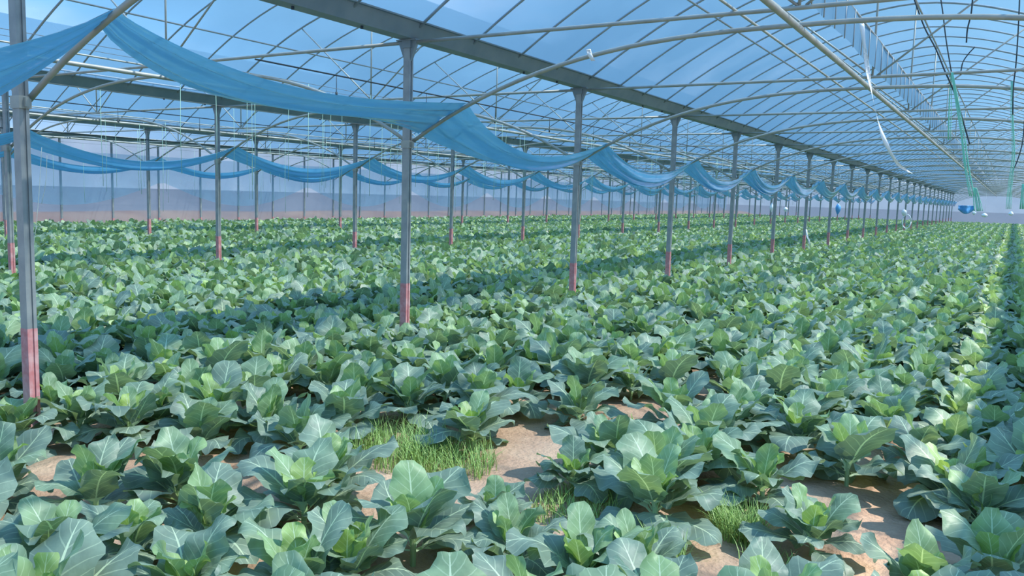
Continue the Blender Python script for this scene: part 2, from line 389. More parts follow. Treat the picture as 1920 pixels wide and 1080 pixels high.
f1 = f2 = f3 = True
HEREP = {0: 'nearest post row', 1: 'second post row', 2: 'third post row', 3: 'left wall'}
for bay in range(0, 4):
    c = bay_c(bay); kmin = (0, 0, 2, 3)[bay]
    for k in range(kmin, NFR):
        loc = (c, fy(k), 0)
        t = tr0 if f1 else dup(tr0, loc); t.location = loc; f1 = False
        if k < 12: tag(t, 'arched roof truss with straight tie over the %s at its %s post line' % (BAYN[bay], ORD[k]), 'truss')
        else: tag(t, 'distant arched steel roof truss of the %s past the twelfth post line' % BAYN[bay], 'truss', 'distant trusses of the '+BAYN[bay])
        if 'group' in t.keys() and k < 12: del t['group']
        a_ = arch0 if f2 else arch0.copy()
        if not f2: COL.objects.link(a_)
        f2 = False; a_.location = (c, fy(k)+0.045, 0)
        if 'group' in a_.keys(): del a_['group']
        if k < 12: tag(a_, 'lower curved steel arch under the roof of the %s at its %s post line' % (BAYN[bay], ORD[k]), 'arch')
        else: tag(a_, 'distant lower steel arch of the %s past the twelfth post line' % BAYN[bay], 'arch', 'distant inner arches of the '+BAYN[bay])
        if k == NFR-1: continue
        for j in (1, 2, 3):
            rb = rib0 if f3 else rib0.copy()
            if not f3: COL.objects.link(rb)
            f3 = False; rb.location = (c, fy(k)+j, 0)
            if 'group' in rb.keys(): del rb['group']
            if k < 6: tag(rb, 'thin arched roof rib of the %s, %s rib behind the %s post line' % (BAYN[bay], ORD[j-1], ORD[k]), 'roof rib')
            else: tag(rb, 'distant thin arched roof rib of the %s past the seventh post line' % BAYN[bay], 'roof rib', 'distant ribs of the '+BAYN[bay])
    where = {0: 'over the right-hand bay', 1: 'over the second bay', 2: 'over the third bay', 3: 'over the leftmost bay'}[bay]
    y0p = -3 if bay < 2 else 6
    def long_tube(x, z, r, name, lab, m='rib', yy=None):
        o = MB().tube([(x, y0p, z)] + [(x, fy(k), z) for k in range(1 if bay < 2 else 2, NFR, 2)] + [(x, YEND-0.1, z)], r, 8).build(name, M[m]); tag(o, lab + ', ' + BAYN[bay], 'purlin'); return o
    long_tube(c+0.0, inner_z(0)-0.045, 0.027, 'inner_ridge_purlin', 'thick steel tube hung lengthwise under the lower curved arches', 'tube')
    long_tube(c, roof_z(0)-0.035, 0.016, 'ridge_purlin', 'thin steel ridge tube running lengthwise at the roof crest')
    long_tube(c-2.28, roof_z(-0.57)-0.035, 0.014, 'roof_purlin', 'thin lengthwise steel tube crossing the ribs on the left roof slope')
    long_tube(c+2.28, roof_z(0.57)-0.035, 0.014, 'roof_purlin', 'thin lengthwise steel tube crossing the ribs on the right roof slope')
    long_tube(c+0.9*4, roof_z(0.90)+0.0, 0.016, 'film_edge_purlin', 'thin lengthwise tube holding the lower edge of the film on the right slope', 'rib')
    long_tube(c-0.55, GUT-0.0, 0.012, 'tie_runner', 'slim lengthwise tube lying on the truss ties left of their middle', 'tube')
    if bay == 0:
        sc_ = empty('ridge_screen', (c+0.05, 0, 0))
        MB().grid(lambda u, v: (0.012*math.sin(u*160), 4.5+48*u, GUT+0.005+0.345*v), 190, 2).build('film_strip', M['film'], sc_)
        r0_ = MB().tube([(0, 0, GUT-0.01), (0, 0, GUT+0.36)], 0.006, 6).build('rod', M['rib'], sc_); r0_.location = (0.012, 5, 0)
        for j in range(1, 95):
            q_ = r0_.copy(); COL.objects.link(q_); q_.parent = sc_; q_.location = (0.012, 5+0.5*j, 0)
        tag(sc_, 'upright film screen with thin rods standing on the ties of the right-hand bay', 'screen')
    if bay == 0: long_tube(c+0.05, GUT+0.36, 0.012, 'strut_runner', 'slim lengthwise dark tube crossing the upright truss struts', 'rib')

# ------------------------------------------------------------------ gathered blue film along each row
def sheet(r_, y_from, y_to, X0, X1, dips, name='gathered_film', seed=1, drop=0.0, nu=14):
    """hangs over the arches at the post lines, sags between; c=0 low edge by the posts, c=1 upper edge"""
    rx = row_x(r_); rg = random.Random(seed)
    b_ = MB()
    frames = [k for k in range(-1, NFR) if y_from <= fy(k) <= y_to]
    for k in frames[:-1]:
        xa1, xb1 = X1(k), X1(k+1); dep = dips(k)
        ph = rg.uniform(0, 6.28); fold = rg.uniform(0.8, 1.2); nf = rg.choice((3, 4, 5))
        def fn(t, v):
            prof = math.sin(math.pi*t)**0.85 if 0 < t < 1 else 0.0
            v_ = v
            a0 = X0(k); b0 = X0(k+1); xe0 = (a0*(1-t)+b0*t)*(1-prof) + 0.25*prof; xe1 = (xa1*(1-t)+xb1*t)
            xe1 = xe1*(1-0.18*prof)
            x = xe0 + (xe1-xe0)*v_
            def az(xx): return inner_z((xx-BAY/2)/(BAY/2))
            ztop = (az(a0+(xa1-a0)*v_))*(1-t) + (az(b0+(xb1-b0)*v_))*t + 0.024
            mz0, mz1, pk = dips(k)
            z = ztop*(1-prof) + prof*(mz0 + (mz1-mz0)*v_ - pk*(1-(2*v_-1)**2) - drop)
            wv = math.sin(v_*nf*1.3*math.pi+ph+t*1.2)*0.020*fold*(0.3+prof) + math.sin(v_*nf*2.9*math.pi+ph*2-t*2)*0.006
            return (rx+x+0.5*wv, fy(k)+0.045+STEP*t, z-wv)
        b_.grid(fn, 26 if k < 8 else 12, nu*2 if k < 6 else 10)
    return b_.build(name, M['sheet'])
s_ = sheet(0, -2, YEND, lambda k: 0.80 if k <= 0 else 0.12, lambda k: 0.98 if k <= 0 else 0.74 if k == 1 else 0.46, lambda k: (1.66, 2.22, 0.05) if k < 0 else (2.47, 2.60, 0.03) if k == 0 else (2.16, 2.32, 0.06) if k == 1 else (2.05, 2.24, 0.08), seed=4)
tag(s_, 'blue plastic film gathered in sagging swags beside the nearest post row', 'plastic film')
s_ = sheet(1, 2, YEND, lambda k: 0.12, lambda k: 0.5, lambda k: (2.10, 2.24, 0.06), seed=7)
tag(s_, 'blue plastic film sagging in swags along the second post row', 'plastic film')
s_ = sheet(2, 6, YEND, lambda k: 0.12, lambda k: 0.5, lambda k: (2.10, 2.24, 0.06), seed=9)
tag(s_, 'blue plastic film sagging in swags along the third post row', 'plastic film')
s_ = sheet(-1, -2, 60, lambda k: 0.12, lambda k: 0.5, lambda k: (2.10, 2.24, 0.06), seed=12)
tag(s_, 'blue plastic film gathered along the post row beyond the right picture edge', 'plastic film')
# left wall: one thin film hanging in wide shallow swags
b = MB()
def wsw(u, v):
    y = 10+(YEND-12)*u; ph = ((y-21.0) % 8.0)/8.0
    low = 1.95 - 0.95*math.sin(math.pi*ph)
    return (row_x(3)+0.16+0.02*math.sin(y*5+v*4), y, low + (2.95-low)*v)
b.grid(wsw, 260, 6)
tag(b.build('side_curtain', M['swag']), 'thin blue plastic curtain hanging in wide scallops before the left wall', 'plastic film')

# ------------------------------------------------------------------ broccoli plants
def leaf_arrays(rg, L_, W_, elev, curl, az, base_r, base_z, tint, nu, nv, ruffle=0.02, fold=0.25, twist=0.0):
    t = 1-(1-np.linspace(0, 1, nu+1))**1.35; v = np.linspace(-1, 1, nv+1)
    ang = elev - curl*t**1.4
    ds = L_*np.diff(t)
    px = np.concatenate([[0], np.cumsum(np.cos((ang[1:]+ang[:-1])/2)*ds)]); pz = np.concatenate([[0], np.cumsum(np.sin((ang[1:]+ang[:-1])/2)*ds)])
    s = np.clip((t-0.16)/0.84, 0, 1)
    hw = W_*0.5*np.power(np.clip(np.sin(math.pi*np.power(s, 0.95)), 0, 1), 0.44)*(0.9+0.12*np.sin(s*7+rg.random()*6)) + 0.009
    hw[-1] = 0.006 + 0.28*W_*0.5
    hw = np.where(t < 0.16, 0.010, hw)
    T, Vv = np.meshgrid(t, v, indexing='ij'); HW = hw[:, None]; A = ang[:, None]
    side = Vv*HW*(1+0.10*np.sin(T*19+rg.random()*6)*np.abs(Vv))
    p1, p2, p3 = rg.random()*6, rg.random()*6, rg.random()*6
    sgn = np.sign(Vv)
    blade = np.clip((T-0.12)/0.2, 0, 1)
    nrm = fold*np.abs(side)*(1-0.6*T) + blade*ruffle*(np.abs(Vv)**1.6)*(np.sin(T*11+p1+sgn*1.4)+0.6*np.sin(T*21+p2+sgn*2.3)) + 0.25*ruffle*np.sin(T*7+Vv*3+p3)*blade
    nrm = nrm - 0.5*np.abs(Vv)**2*HW*0.5*T
    X = px[:, None] - np.sin(A)*nrm; Z = pz[:, None] + np.cos(A)*nrm; Y = side + twist*T*T*L_
    X = X + base_r
    ca, sa = math.cos(az), math.sin(az)
    co = np.stack([X*ca-Y*sa, X*sa+Y*ca, Z+base_z], -1).reshape(-1, 3)
    uv = np.stack([T, Vv*0.5+0.5], -1).reshape(-1, 2)
    i = np.arange(nu)[:, None]*(nv+1)+np.arange(nv)[None, :]; i = i.reshape(-1)
    fc = np.stack([i, i+nv+1, i+nv+2, i+1], -1)
    tn = np.full(len(co), tint)*(1.0) + 0.10*(1-T.reshape(-1))*0
    return co, uv, fc, tn
def join(parts):
    o = 0; C, U_, Fc, Tn = [], [], [], []
    for co, uv, fc, tn in parts: C.append(co); U_.append(uv); Fc.append(fc+o); Tn.append(tn); o += len(co)
    return np.concatenate(C), np.concatenate(U_), np.concatenate(Fc), np.concatenate(Tn)
def plant_arrays(seed, nu, nv, few=0):
    rg = random.Random(seed)
    outer, heart = [], []
    n = rg.randint(10, 13) - few
    a0 = rg.random()*6.28
    for i in range(n):
        q = i/(n-1)
        az = a0 + i*2.4 + rg.uniform(-0.5, 0.5)
        el = math.radians(18 + 54*q + rg.uniform(-14, 12))
        L_ = (0.41 - 0.05*q)*rg.uniform(0.78, 1.15); W_ = L_*rg.uniform(0.54, 0.70)
        outer.append(leaf_arrays(rg, L_, W_, el, math.radians(rg.uniform(20, 100)*(1-0.30*q)), az, 0.014, 0.05+0.07*q, 0.05+0.32*q*rg.uniform(0.5, 1.2)+rg.uniform(0, 0.12), nu, nv,
                                 rg.uniform(0.012, 0.030), rg.uniform(0.0, 0.34), rg.uniform(-0.25, 0.25)))
    m = rg.randint(4, 5) - (1 if few else 0)
    for i in range(m):
        az = a0 + 1 + i*2.4 + rg.uniform(-0.3, 0.3)
        L_ = (0.33-0.035*i)*rg.uniform(0.85, 1.12)
        heart.append(leaf_arrays(rg, L_, L_*rg.uniform(0.42, 0.55), math.radians(rg.uniform(66, 86)), math.radians(rg.uniform(0, 45)), az, 0.010, 0.12, min(1, 0.52+0.12*i+rg.uniform(-0.1, 0.14)), nu, nv,
                                 0.014, 0.45, rg.uniform(-0.1, 0.1)))
    return join(outer), join(heart)
def mesh_from(name, arr, m):
    co, uv, fc, tn = arr
    me = bpy.data.meshes.new(name); me.vertices.add(len(co)); me.vertices.foreach_set('co', co.astype(np.float32).ravel())
    me.loops.add(len(fc)*4); me.loops.foreach_set('vertex_index', fc.astype(np.int32).ravel())
    me.polygons.add(len(fc)); me.polygons.foreach_set('loop_start', np.arange(0, len(fc)*4, 4, dtype=np.int32))
    me.polygons.foreach_set('use_smooth', np.ones(len(fc), dtype=bool))
    me.update(calc_edges=True)
    ul = me.uv_layers.new(name='UVMap'); ul.data.foreach_set('uv', uv[fc.ravel()].astype(np.float32).ravel())
    at = me.attributes.new('tint', 'FLOAT', 'POINT'); at.data.foreach_set('value', tn.astype(np.float32))
    me.materials.append(m); return me
PROTO = []
for s in range(14):
    o_, h_ = plant_arrays(100+s, 14, 8)
    st = MB().tube([(0, 0, -0.06), (0.003, 0, 0.05), (0, 0.004, 0.14), (0.002, 0, 0.19)], [0.013, 0.014, 0.015, 0.009], 8)
    sm = bpy.data.meshes.new('stem'); sm.from_pydata(st.v, [], st.f); sm.materials.append(M['stem'])
    PROTO.append((mesh_from('outer_leaves', o_, M['leaf']), mesh_from('heart_leaves', h_, M['leaf']), sm))
def place_plant(x, y, rz, sc, pi, label, group=None):
    r = empty('broccoli_plant', (x, y, floor_z(x, y)), rz); r.scale = (sc, sc, sc)
    for nm, me in zip(('outer_leaves', 'heart_leaves', 'stem'), PROTO[pi]):
        o = bpy.data.objects.new(nm, me); COL.objects.link(o); o.parent = r
    tag(r, label, 'plant', group)
    return r

# hand-placed plants of the foreground: picture position of the plant's heart, size, label
NEAR = [
 (30, 815, 1.0, 'broccoli plant in front of the foot of the nearest post at the left edge'),
 (150, 790, 0.95, 'broccoli plant right of the foot of the nearest post'),
 (178, 925, 0.98, 'broccoli plant left of the dark clod with a pale upright leaf at its heart'),
 (110, 1062, 0.95, 'broccoli plant in the bottom left corner below a bare patch of soil'),
 (392, 985, 1.02, 'broccoli plant with a tall yellow-green leaf right of the bare soil patch at lower left'),
 (-18, 905, 1.05, 'broccoli plant cut by the left picture edge with one large pale leaf'),
 (245, 800, 1.0, 'broccoli plant standing directly behind the dark soil clod at left'),
 (375, 808, 1.0, 'broccoli plant with a light green upright leaf, behind and right of the dark clod'),
 (98, 748, 0.8, 'small yellowish broccoli plant right at the foot of the nearest post'),
 (561, 826, 1.0, 'broccoli plant just left of the weedy grass patch'),
 (618, 900, 1.0, 'broccoli plant at the lower left border of the weedy grass patch'),
 (775, 1000, 1.08, 'broccoli plant in front of the weedy grass patch with one tall pale leaf'),
 (655, 1058, 0.95, 'broccoli plant at the bottom edge below the weedy grass patch, left of centre'),
 (560, 1085, 0.95, 'broccoli plant cut by the bottom edge left of the picture centre'),
 (887, 806, 1.0, 'broccoli plant behind the right end of the weedy grass patch with a pale central leaf'),
 (520, 722, 1.0, 'broccoli plant in the second rank behind the weedy grass patch, far left'),
 (665, 752, 1.05, 'broccoli plant directly behind the weedy grass patch with a broad upright leaf'),
 (770, 762, 1.0, 'broccoli plant directly behind the middle of the weedy grass patch'),
 (1086, 766, 0.95, 'broccoli plant with curled leaves at the left side of the bare soil strip'),
 (1074, 888, 0.72, 'small ragged broccoli plant alone on bare soil near the picture centre'),
 (1184, 720, 0.85, 'small broccoli plant at the far end of the bare soil strip'),
 (1228, 950, 1.08, 'large broccoli plant right of the small ragged one'),
 (1092, 1060, 1.0, 'broccoli plant at the bottom edge right of centre with a round pale leaf'),
 (1190, 1062, 0.9, 'broccoli plant at the bottom edge beside the bright weed clump'),
 (1302, 872, 1.08, 'broccoli plant right of the bare soil strip with a thin bright upright leaf'),
 (928, 932, 0.62, 'small yellow-green broccoli plant left of the small ragged one'),
 (1525, 985, 0.85, 'broccoli plant on the bare soil at lower right with leaves touching the ground'),
 (1591, 868, 1.08, 'broccoli plant behind the bare soil at lower right with long veined leaves'),
 (1838, 965, 1.0, 'broccoli plant right of the bare soil at lower right'),
 (1862, 1078, 1.05, 'broccoli plant in the bottom right corner'),
 (1735, 1105, 0.95, 'broccoli plant cut by the bottom edge at the right end of the bare soil'),
 (1865, 820, 1.0, 'broccoli plant near the right picture edge behind two others'),
 (1720, 850, 0.9, 'broccoli plant with flat spread leaves between the bare soil and the right edge'),
 (1660, 776, 1.0, 'broccoli plant behind the flat spread one at right'),
 (1500, 790, 1.0, 'broccoli plant with one slanting leaf left of the long veined one'),
 (1398, 764, 1.0, 'broccoli plant at the right border of the bare soil strip'),
 (1430, 905, 1.0, 'broccoli plant behind the bright grass clump at lower right'),
 (960, 1010, 0.85, 'broccoli plant with one broad leaf sweeping right near the bottom centre'),
 (350, 1090, 0.9, 'broccoli plant cut by the bottom edge near the left corner'),
 (1000, 690, 1.0, 'broccoli plant in the closed rank left of the small one at the strip end'),
 (1345, 660, 0.85, 'small broccoli plant by the reddish soil gap right of centre'),
 (250, 1015, 0.8, 'broccoli plant leaning over the bare patch at lower left'),
]
BARE = [(1240, 775, .33), (1300, 722, .26), (1130, 812, .25), (1020, 850, .22), (1000, 905, .18), (1610, 1025, .40), (1500, 1075, .34), (1390, 1040, .42), (1685, 965, .20),
        (175, 1000, .20), (290, 885, .17), (760, 850, .36), (850, 860, .32), (1385, 985, .22), (1060, 960, .28), (1845, 545, .3), (1330, 640, .3), (1190, 672, .25), (1170, 850, .22), (700, 880, .25), (960, 740, .2), (1810, 740, .2)]
rg = random.Random(11)
taken = []
for i, (px, py, sc, lab) in enumerate(NEAR):
    x, y, _ = on_z(px, py, 0.13); taken.append((x, y))
    place_plant(x, y, rg.random()*6.28, sc*1.02, i % 14, lab)
bare = [(*on_z(px, py, 0.0)[:2], r) for px, py, r in BARE]
# the crop: rows along the house
cand = []
xi = -28.95
rowi = 0
while xi < 2.3:
    yj = 1.2 + (rowi % 2)*0.22
    while yj < YEND-1.0:
        x = xi + rg.uniform(-0.09, 0.09); y = yj + rg.uniform(-0.10, 0.10)
        yj += 0.44
        pr = project((x, y, 0.4))
        if not pr: continue
        mrg = 260*3/max(1.0, pr[2]) + 60
        if pr[0] < -mrg*2 or pr[0] > 1920+mrg*2 or pr[1] > 1080+mrg: continue
        if y < 9 and any((x-a1)**2+(y-b1)**2 < (0.40 if y < 6 else 0.34)**2 for a1, b1 in taken): continue
        if any((x-a1)**2+(y-b1)**2 < (r1+0.08)**2 for a1, b1, r1 in bare): continue
        if any(abs(x-row_x(r_)) < 0.13 for r_ in (0, 1, 2)) and abs(((y-Y0+2) % 4)-2) < 0.12: continue
        cand.append((pr[2], x, y, pr[0], pr[1]))
    xi += 0.48; rowi += 1
inview = sorted([c for c in cand if 0 < c[3] < 1920 and c[4] < 1100])
indiv = set(c[1:3] for c in inview[:300-len(NEAR)])
for d_, x, y, px, py in cand:
    if (x, y) not in indiv: continue
    k = max(0, min(8, int(round((y-Y0)/4*2)/2*2)//2)); half = ((y-Y0)/4) % 1.0
    kk = int((y-Y0)//4)
    if y < Y0: where = 'before the first post' if y < Y0-0.7 else 'level with the first post'
    elif half < 0.25: where = 'level with the %s post' % ORD[kk]
    elif half < 0.5: where = 'just past the %s post' % ORD[kk]
    elif half < 0.75: where = 'halfway past the %s post' % ORD[kk]
    else: where = 'just before the %s post' % ORD[kk+1]
    if x > row_x(0):
        q = int((x-row_x(0))//1.0)
        part = ('right beside the near post row', 'one metre right of the near posts', 'two metres right of the near posts', 'three metres right of the near posts', 'right of the bay middle',
                'well right of the bay middle', 'close to the right picture edge', 'at the right picture edge', 'at the right picture edge')[min(q, 8)]
    else:
        q = int((row_x(0)-x)//1.3)
        part = ('close behind the near post row', 'two metres behind the near posts', 'in the left part of the second bay', 'far left in the second bay', 'far left in the second bay', 'by the second post row', 'beyond the second post row')[min(q, 6)]
    lab = 'broccoli plant %s, %s' % (part, where); g = 'broccoli ' + part + ', ' + where
    place_plant(x, y, rg.random()*6.28, rg.uniform(0.92, 1.18), rg.randrange(14), lab, g)
# the rest: one uncounted mass
def mass(rows, protos, rgn):
    C, U_, Fc, Tn = [], [], [], []; off = 0
    by = {}
    for x, y in rows: by.setdefault(rgn.integers(len(protos)), []).append((x, y))
    for pi, lst in by.items():
        co, uv, fc, tn = protos[pi]; a1 = np.array(lst); n = len(a1)
        th = rgn.random(n)*6.283; sc = rgn.uniform(0.95, 1.2, n); c_, s__ = np.cos(th)*sc, np.sin(th)*sc
        X = co[None, :, 0]*c_[:, None]-co[None, :, 1]*s__[:, None]+a1[:, 0:1]; Y = co[None, :, 0]*s__[:, None]+co[None, :, 1]*c_[:, None]+a1[:, 1:2]; Z = co[None, :, 2]*sc[:, None]+0*X
        C.append(np.stack([X, Y, Z], -1).reshape(-1, 3)); U_.append(np.tile(uv, (n, 1)))
        Fc.append((fc[None]+(np.arange(n)*len(co))[:, None, None]).reshape(-1, 4)+off); Tn.append(np.tile(tn, n)+np.repeat(rgn.uniform(-0.08, 0.12, n), len(co))); off += n*len(co)
    return np.concatenate(C), np.concatenate(U_), np.concatenate(Fc), np.concatenate(Tn)
rest = [(c[0], c[1], c[2]) for c in cand if (c[1], c[2]) not in indiv]
npr = np.random.default_rng(5)
groups = []
for lo, hi, nu, nv, few in ((0, 14, 8, 4, 0), (14, 28, 5, 2, 1), (28, 400, 4, 2, 3)):
    rows = [(x, y) for d_, x, y in rest if lo <= d_ < hi]
    if not rows: continue
    pr_ = [join(plant_arrays(300+s, nu, nv, few)) for s in range(10)]
    groups.append(mass(rows, pr_, npr))
me = mesh_from('broccoli_crop', join(groups), M['leaf'])
o = bpy.data.objects.new('broccoli_crop', me); COL.objects.link(o)
tag(o, 'dense blue-green broccoli crop filling the middle and far part of all bays', 'crop', None, 'stuff')
print('plants', len(cand), 'faces', len(me.polygons))

# ------------------------------------------------------------------ weeds, clods
def grass(px, py, rad, n, hgt, label, seed, spread=1.0):
    x0, y0, _ = on_z(px, py, 0.02); g = random.Random(seed); b_ = MB()
    for i in range(n):
        a1 = g.random()*6.28; r1 = rad*math.sqrt(g.random()); x = r1*math.cos(a1)*spread; y = r1*math.sin(a1)
        z = floor_z(x0+x, y0+y) - 0.01; az = g.random()*6.28; L_ = hgt*g.uniform(0.55, 1.35); ln = g.uniform(0.15, 0.95); w = g.uniform(0.0022, 0.0045)
        px_, py_ = math.cos(az), math.sin(az); o0 = len(b_.v)
        for t in (0, 0.35, 0.7, 1.0):
            cx = x+px_*L_*ln*t*t; cy = y+py_*L_*ln*t*t; cz = z+L_*(t-0.35*ln*t*t); ww = w*(1-0.85*t)
            b_.v += [(cx-py_*ww, cy+px_*ww, cz), (cx+py_*ww, cy-px_*ww, cz)]
        for q in range(3): b_.f.append((o0+2*q, o0+2*q+1, o0+2*q+3, o0+2*q+2))
    o = b_.build('grass_clump', M['grass']); o.location = (x0, y0, 0); tag(o, label, 'grass')
grass(745, 845, 0.36, 900, 0.22, 'tall weedy grass clump among the plants left of the picture centre', 1)
grass(850, 862, 0.30, 600, 0.20, 'lower weedy grass clump adjoining the tall one on its right', 2)
grass(1385, 985, 0.15, 650, 0.20, 'bright green grass clump on the soil at lower right', 3)
grass(1075, 950, 0.26, 450, 0.11, 'flat grass below the small ragged plant near the centre', 4)
grass(1235, 1060, 0.14, 260, 0.19, 'grass clump at the bottom edge right of centre', 5)
grass(960, 1050, 0.22, 220, 0.15, 'sparse grass at the bottom edge near the centre', 6)
grass(1150, 790, 0.30, 260, 0.07, 'thin short grass on the bare soil strip', 7)
grass(1440, 1040, 0.14, 90, 0.10, 'few thin blades on the bare soil right of the bright clump', 8)
grass(1345, 612, 0.3, 200, 0.14, 'yellowish grass in a gap of the crop right of centre', 9)
def clod(px, py, r, m, label, seed, nm='soil_clod'):
    x, y, _ = on_z(px, py, 0.02); g = random.Random(seed); b_ = MB(); ps = [g.uniform(0, 6) for _ in range(6)]
    def fn(u, v):
        th = u*2*math.pi; ph = (v-0.5)*math.pi
        k = r*(1+0.16*math.sin(3*th*1+ps[0])*math.cos(ph)+0.12*math.sin(4*ph+ps[1])+0.09*math.sin(5*th+3*ph+ps[2])*math.cos(ph))
        return (k*math.cos(th)*math.cos(ph)*1.25, k*math.sin(th)*math.cos(ph), k*math.sin(ph)*0.8)
    b_.grid(fn, 20, 12); o = b_.build(nm, m); o.location = (x, y, floor_z(x, y)+r*0.35); tag(o, label, 'clod of soil')
clod(293, 878, 0.085, M['darkclod'], 'large dark grey soil clod between the plants at left', 1)
clod(248, 892, 0.04, M['clod'], 'small brown soil clod left of the large dark one', 2)
clod(322, 900, 0.045, M['clod'], 'reddish soil clod just below the large dark one', 3)
clod(1432, 1010, 0.05, M['clod'], 'brown soil clod right of the bright grass clump', 4)
clod(1428, 1035, 0.025, M['clod'], 'small pale soil clod on the bare soil at lower right', 5)
clod(1195, 664, 0.06, M['clod'], 'reddish soil clod in the gap at the end of the bare strip', 6)
clod(160, 975, 0.06, M['clod'], 'brown soil clod on the bare patch at lower left', 7)

# ------------------------------------------------------------------ strings, ribbons, hoses
def strip(path, w, m, name, label, cat, tw=None):
    pts = [Vector(p) for p in path]; b_ = MB(); n = len(pts)
    for i, p in enumerate(pts):
        a1 = (tw[i] if tw else 0); d = Vector((math.cos(YAW+a1), -math.sin(YAW+a1)*1.0, 0))*w*0.5
        for s1, dz in ((-1, 0), (1, 0)): b_.v.append(tuple(p+d*s1))
        nrm = Vector((-d.y, d.x, 0)).normalized()*0.0006
        for s1 in (1, -1): b_.v.append(tuple(p+d*s1+nrm))
    for i in range(n-1):
        o0 = 4*i
        for q in range(4): r1 = (q+1) % 4; b_.f.append((o0+q, o0+r1, o0+4+r1, o0+4+q))
    b_.f.append((3, 2, 1, 0)); o0 = 4*(n-1); b_.f.append((o0, o0+1, o0+2, o0+3))
    o = b_.build(name, m); tag(o, label, cat); return o
YP2, YP3, YP4 = fy(1)+0.045, fy(2), fy(3)
def smooth(pts, sub=5):
    P_ = [Vector(p) for p in pts]; out = []
    for i in range(len(P_)-1):
        p0, p1, p2, p3 = P_[max(0, i-1)], P_[i], P_[i+1], P_[min(len(P_)-1, i+2)]
        for j in range(sub):
            t = j/sub; out.append(0.5*((2*p1)+(p2-p0)*t+(2*p0-5*p1+4*p2-p3)*t*t+(3*p1-p0-3*p2+p3)*t**3))
    out.append(P_[-1]); return out
pth = smooth([on_y(x, y, YP2-0.05+dy) for x, y, dy in ((1616, 44, 0), (1621, 90, .0), (1630, 150, .02), (1646, 225, .06), (1664, 275, .10), (1686, 310, .16), (1712, 326, .24))])
strip(pth, 0.034, M['white'], 'white_ribbon', 'long white plastic ribbon hanging from the nearest lower arch at upper right', 'ribbon', [1.2*math.sin(i*0.35) for i in range(len(pth))])
strip([on_y(x, y, YP2-0.03) for x, y in ((1103, 92), (1105, 101), (1112, 114))], 0.045, M['white'], 'white_tag', 'small white tape scrap tied on the nearest lower arch above the centre', 'tape', [0.3, 0.2, 0.7])
def cable(pts, r, lab, m='black', name='hose', cat='hose', Y=YP3):
    p = smooth([on_y(x, y, Y) for x, y in pts]); tag(MB().tube(p, r, 6).build(name, M[m]), lab, cat)
cable(((1712, -8), (1733, 50), (1755, 92), (1772, 134), (1790, 175), (1808, 235), (1818, 270)), 0.010, 'thick dark hose drooping leftmost of the hanging hoses at upper right')
cable(((1763, -8), (1768, 25), (1774, 75), (1784, 136)), 0.007, 'thin dark hose hanging straight just right of the thick one', Y=YP3)
cable(((1824, -8), (1821, 25), (1814, 55), (1812, 80)), 0.007, 'short dark hose end dangling at the top right', Y=YP3-2)
cable(((1828, 88), (1815, 102), (1805, 118), (1801, 140)), 0.007, 'short bent dark hose resting on a tie bar at upper right', Y=YP3)
cable(((1912, -8), (1909, 60), (1905, 120), (1900, 165), (1899, 215)), 0.007, 'dark hose hanging by the right picture edge', Y=YP3)
cable(((1922, 205), (1918, 262), (1908, 300), (1898, 322)), 0.008, 'dark bent hose low at the right picture edge', Y=YP4)
def twine(name, strands, Y, lab, w=0.004, m='green', cat='twine'):
    b_ = MB()
    for s in strands: b_.tube(smooth([on_y(x, y, Y) for x, y in s], 3), w, 5)
    tag(b_.build(name, M[m]), lab, cat)
g = random.Random(8)
def bundle(line, n, j, sh=0.0):
    out = []
    for i in range(n):
        dx = g.uniform(-j, j); out.append([(x+dx*(0.5+0.8*q/(len(line)-1))+g.uniform(-1, 1), y) for q, (x, y) in enumerate(line)])
    return out
twine('green_twine', bundle([(1785, 136), (1794, 190), (1804, 250), (1812, 310), (1822, 368)], 9, 4), YP3-0.03, 'thick green twine bundle slanting down from a tie bar at upper right')
twine('green_twine', bundle([(1784, 138), (1782, 190), (1780, 262)], 5, 3), YP3+0.03, 'short green twine strands beside the thick bundle')
twine('green_twine', bundle([(1897, 152), (1898, 220), (1900, 290), (1894, 345), (1890, 392)], 5, 4), YP3, 'green twine bundle hanging near the right picture edge', 0.003)
twine('green_twine', bundle([(1827, 352), (1830, 372), (1834, 396)], 10, 7), 30, 'wide green twine tangle hanging far off under the thick bundle', 0.010)
twine('green_twine', bundle([(1918, 345), (1917, 392)], 8, 5), 30, 'green twine tangle far off at the right picture edge', 0.012)
twine('pale_string', [[(78, 276), (74, 350), (68, 420), (62, 468)]], 7.2, 'pale slack string hanging right beside the nearest post', 0.004, 'palestring', 'string')
twine('pale_string', [[(88, 290), (86, 340), (78, 382)]], 7.4, 'second shorter pale string right of the nearest post', 0.004, 'palestring', 'string')
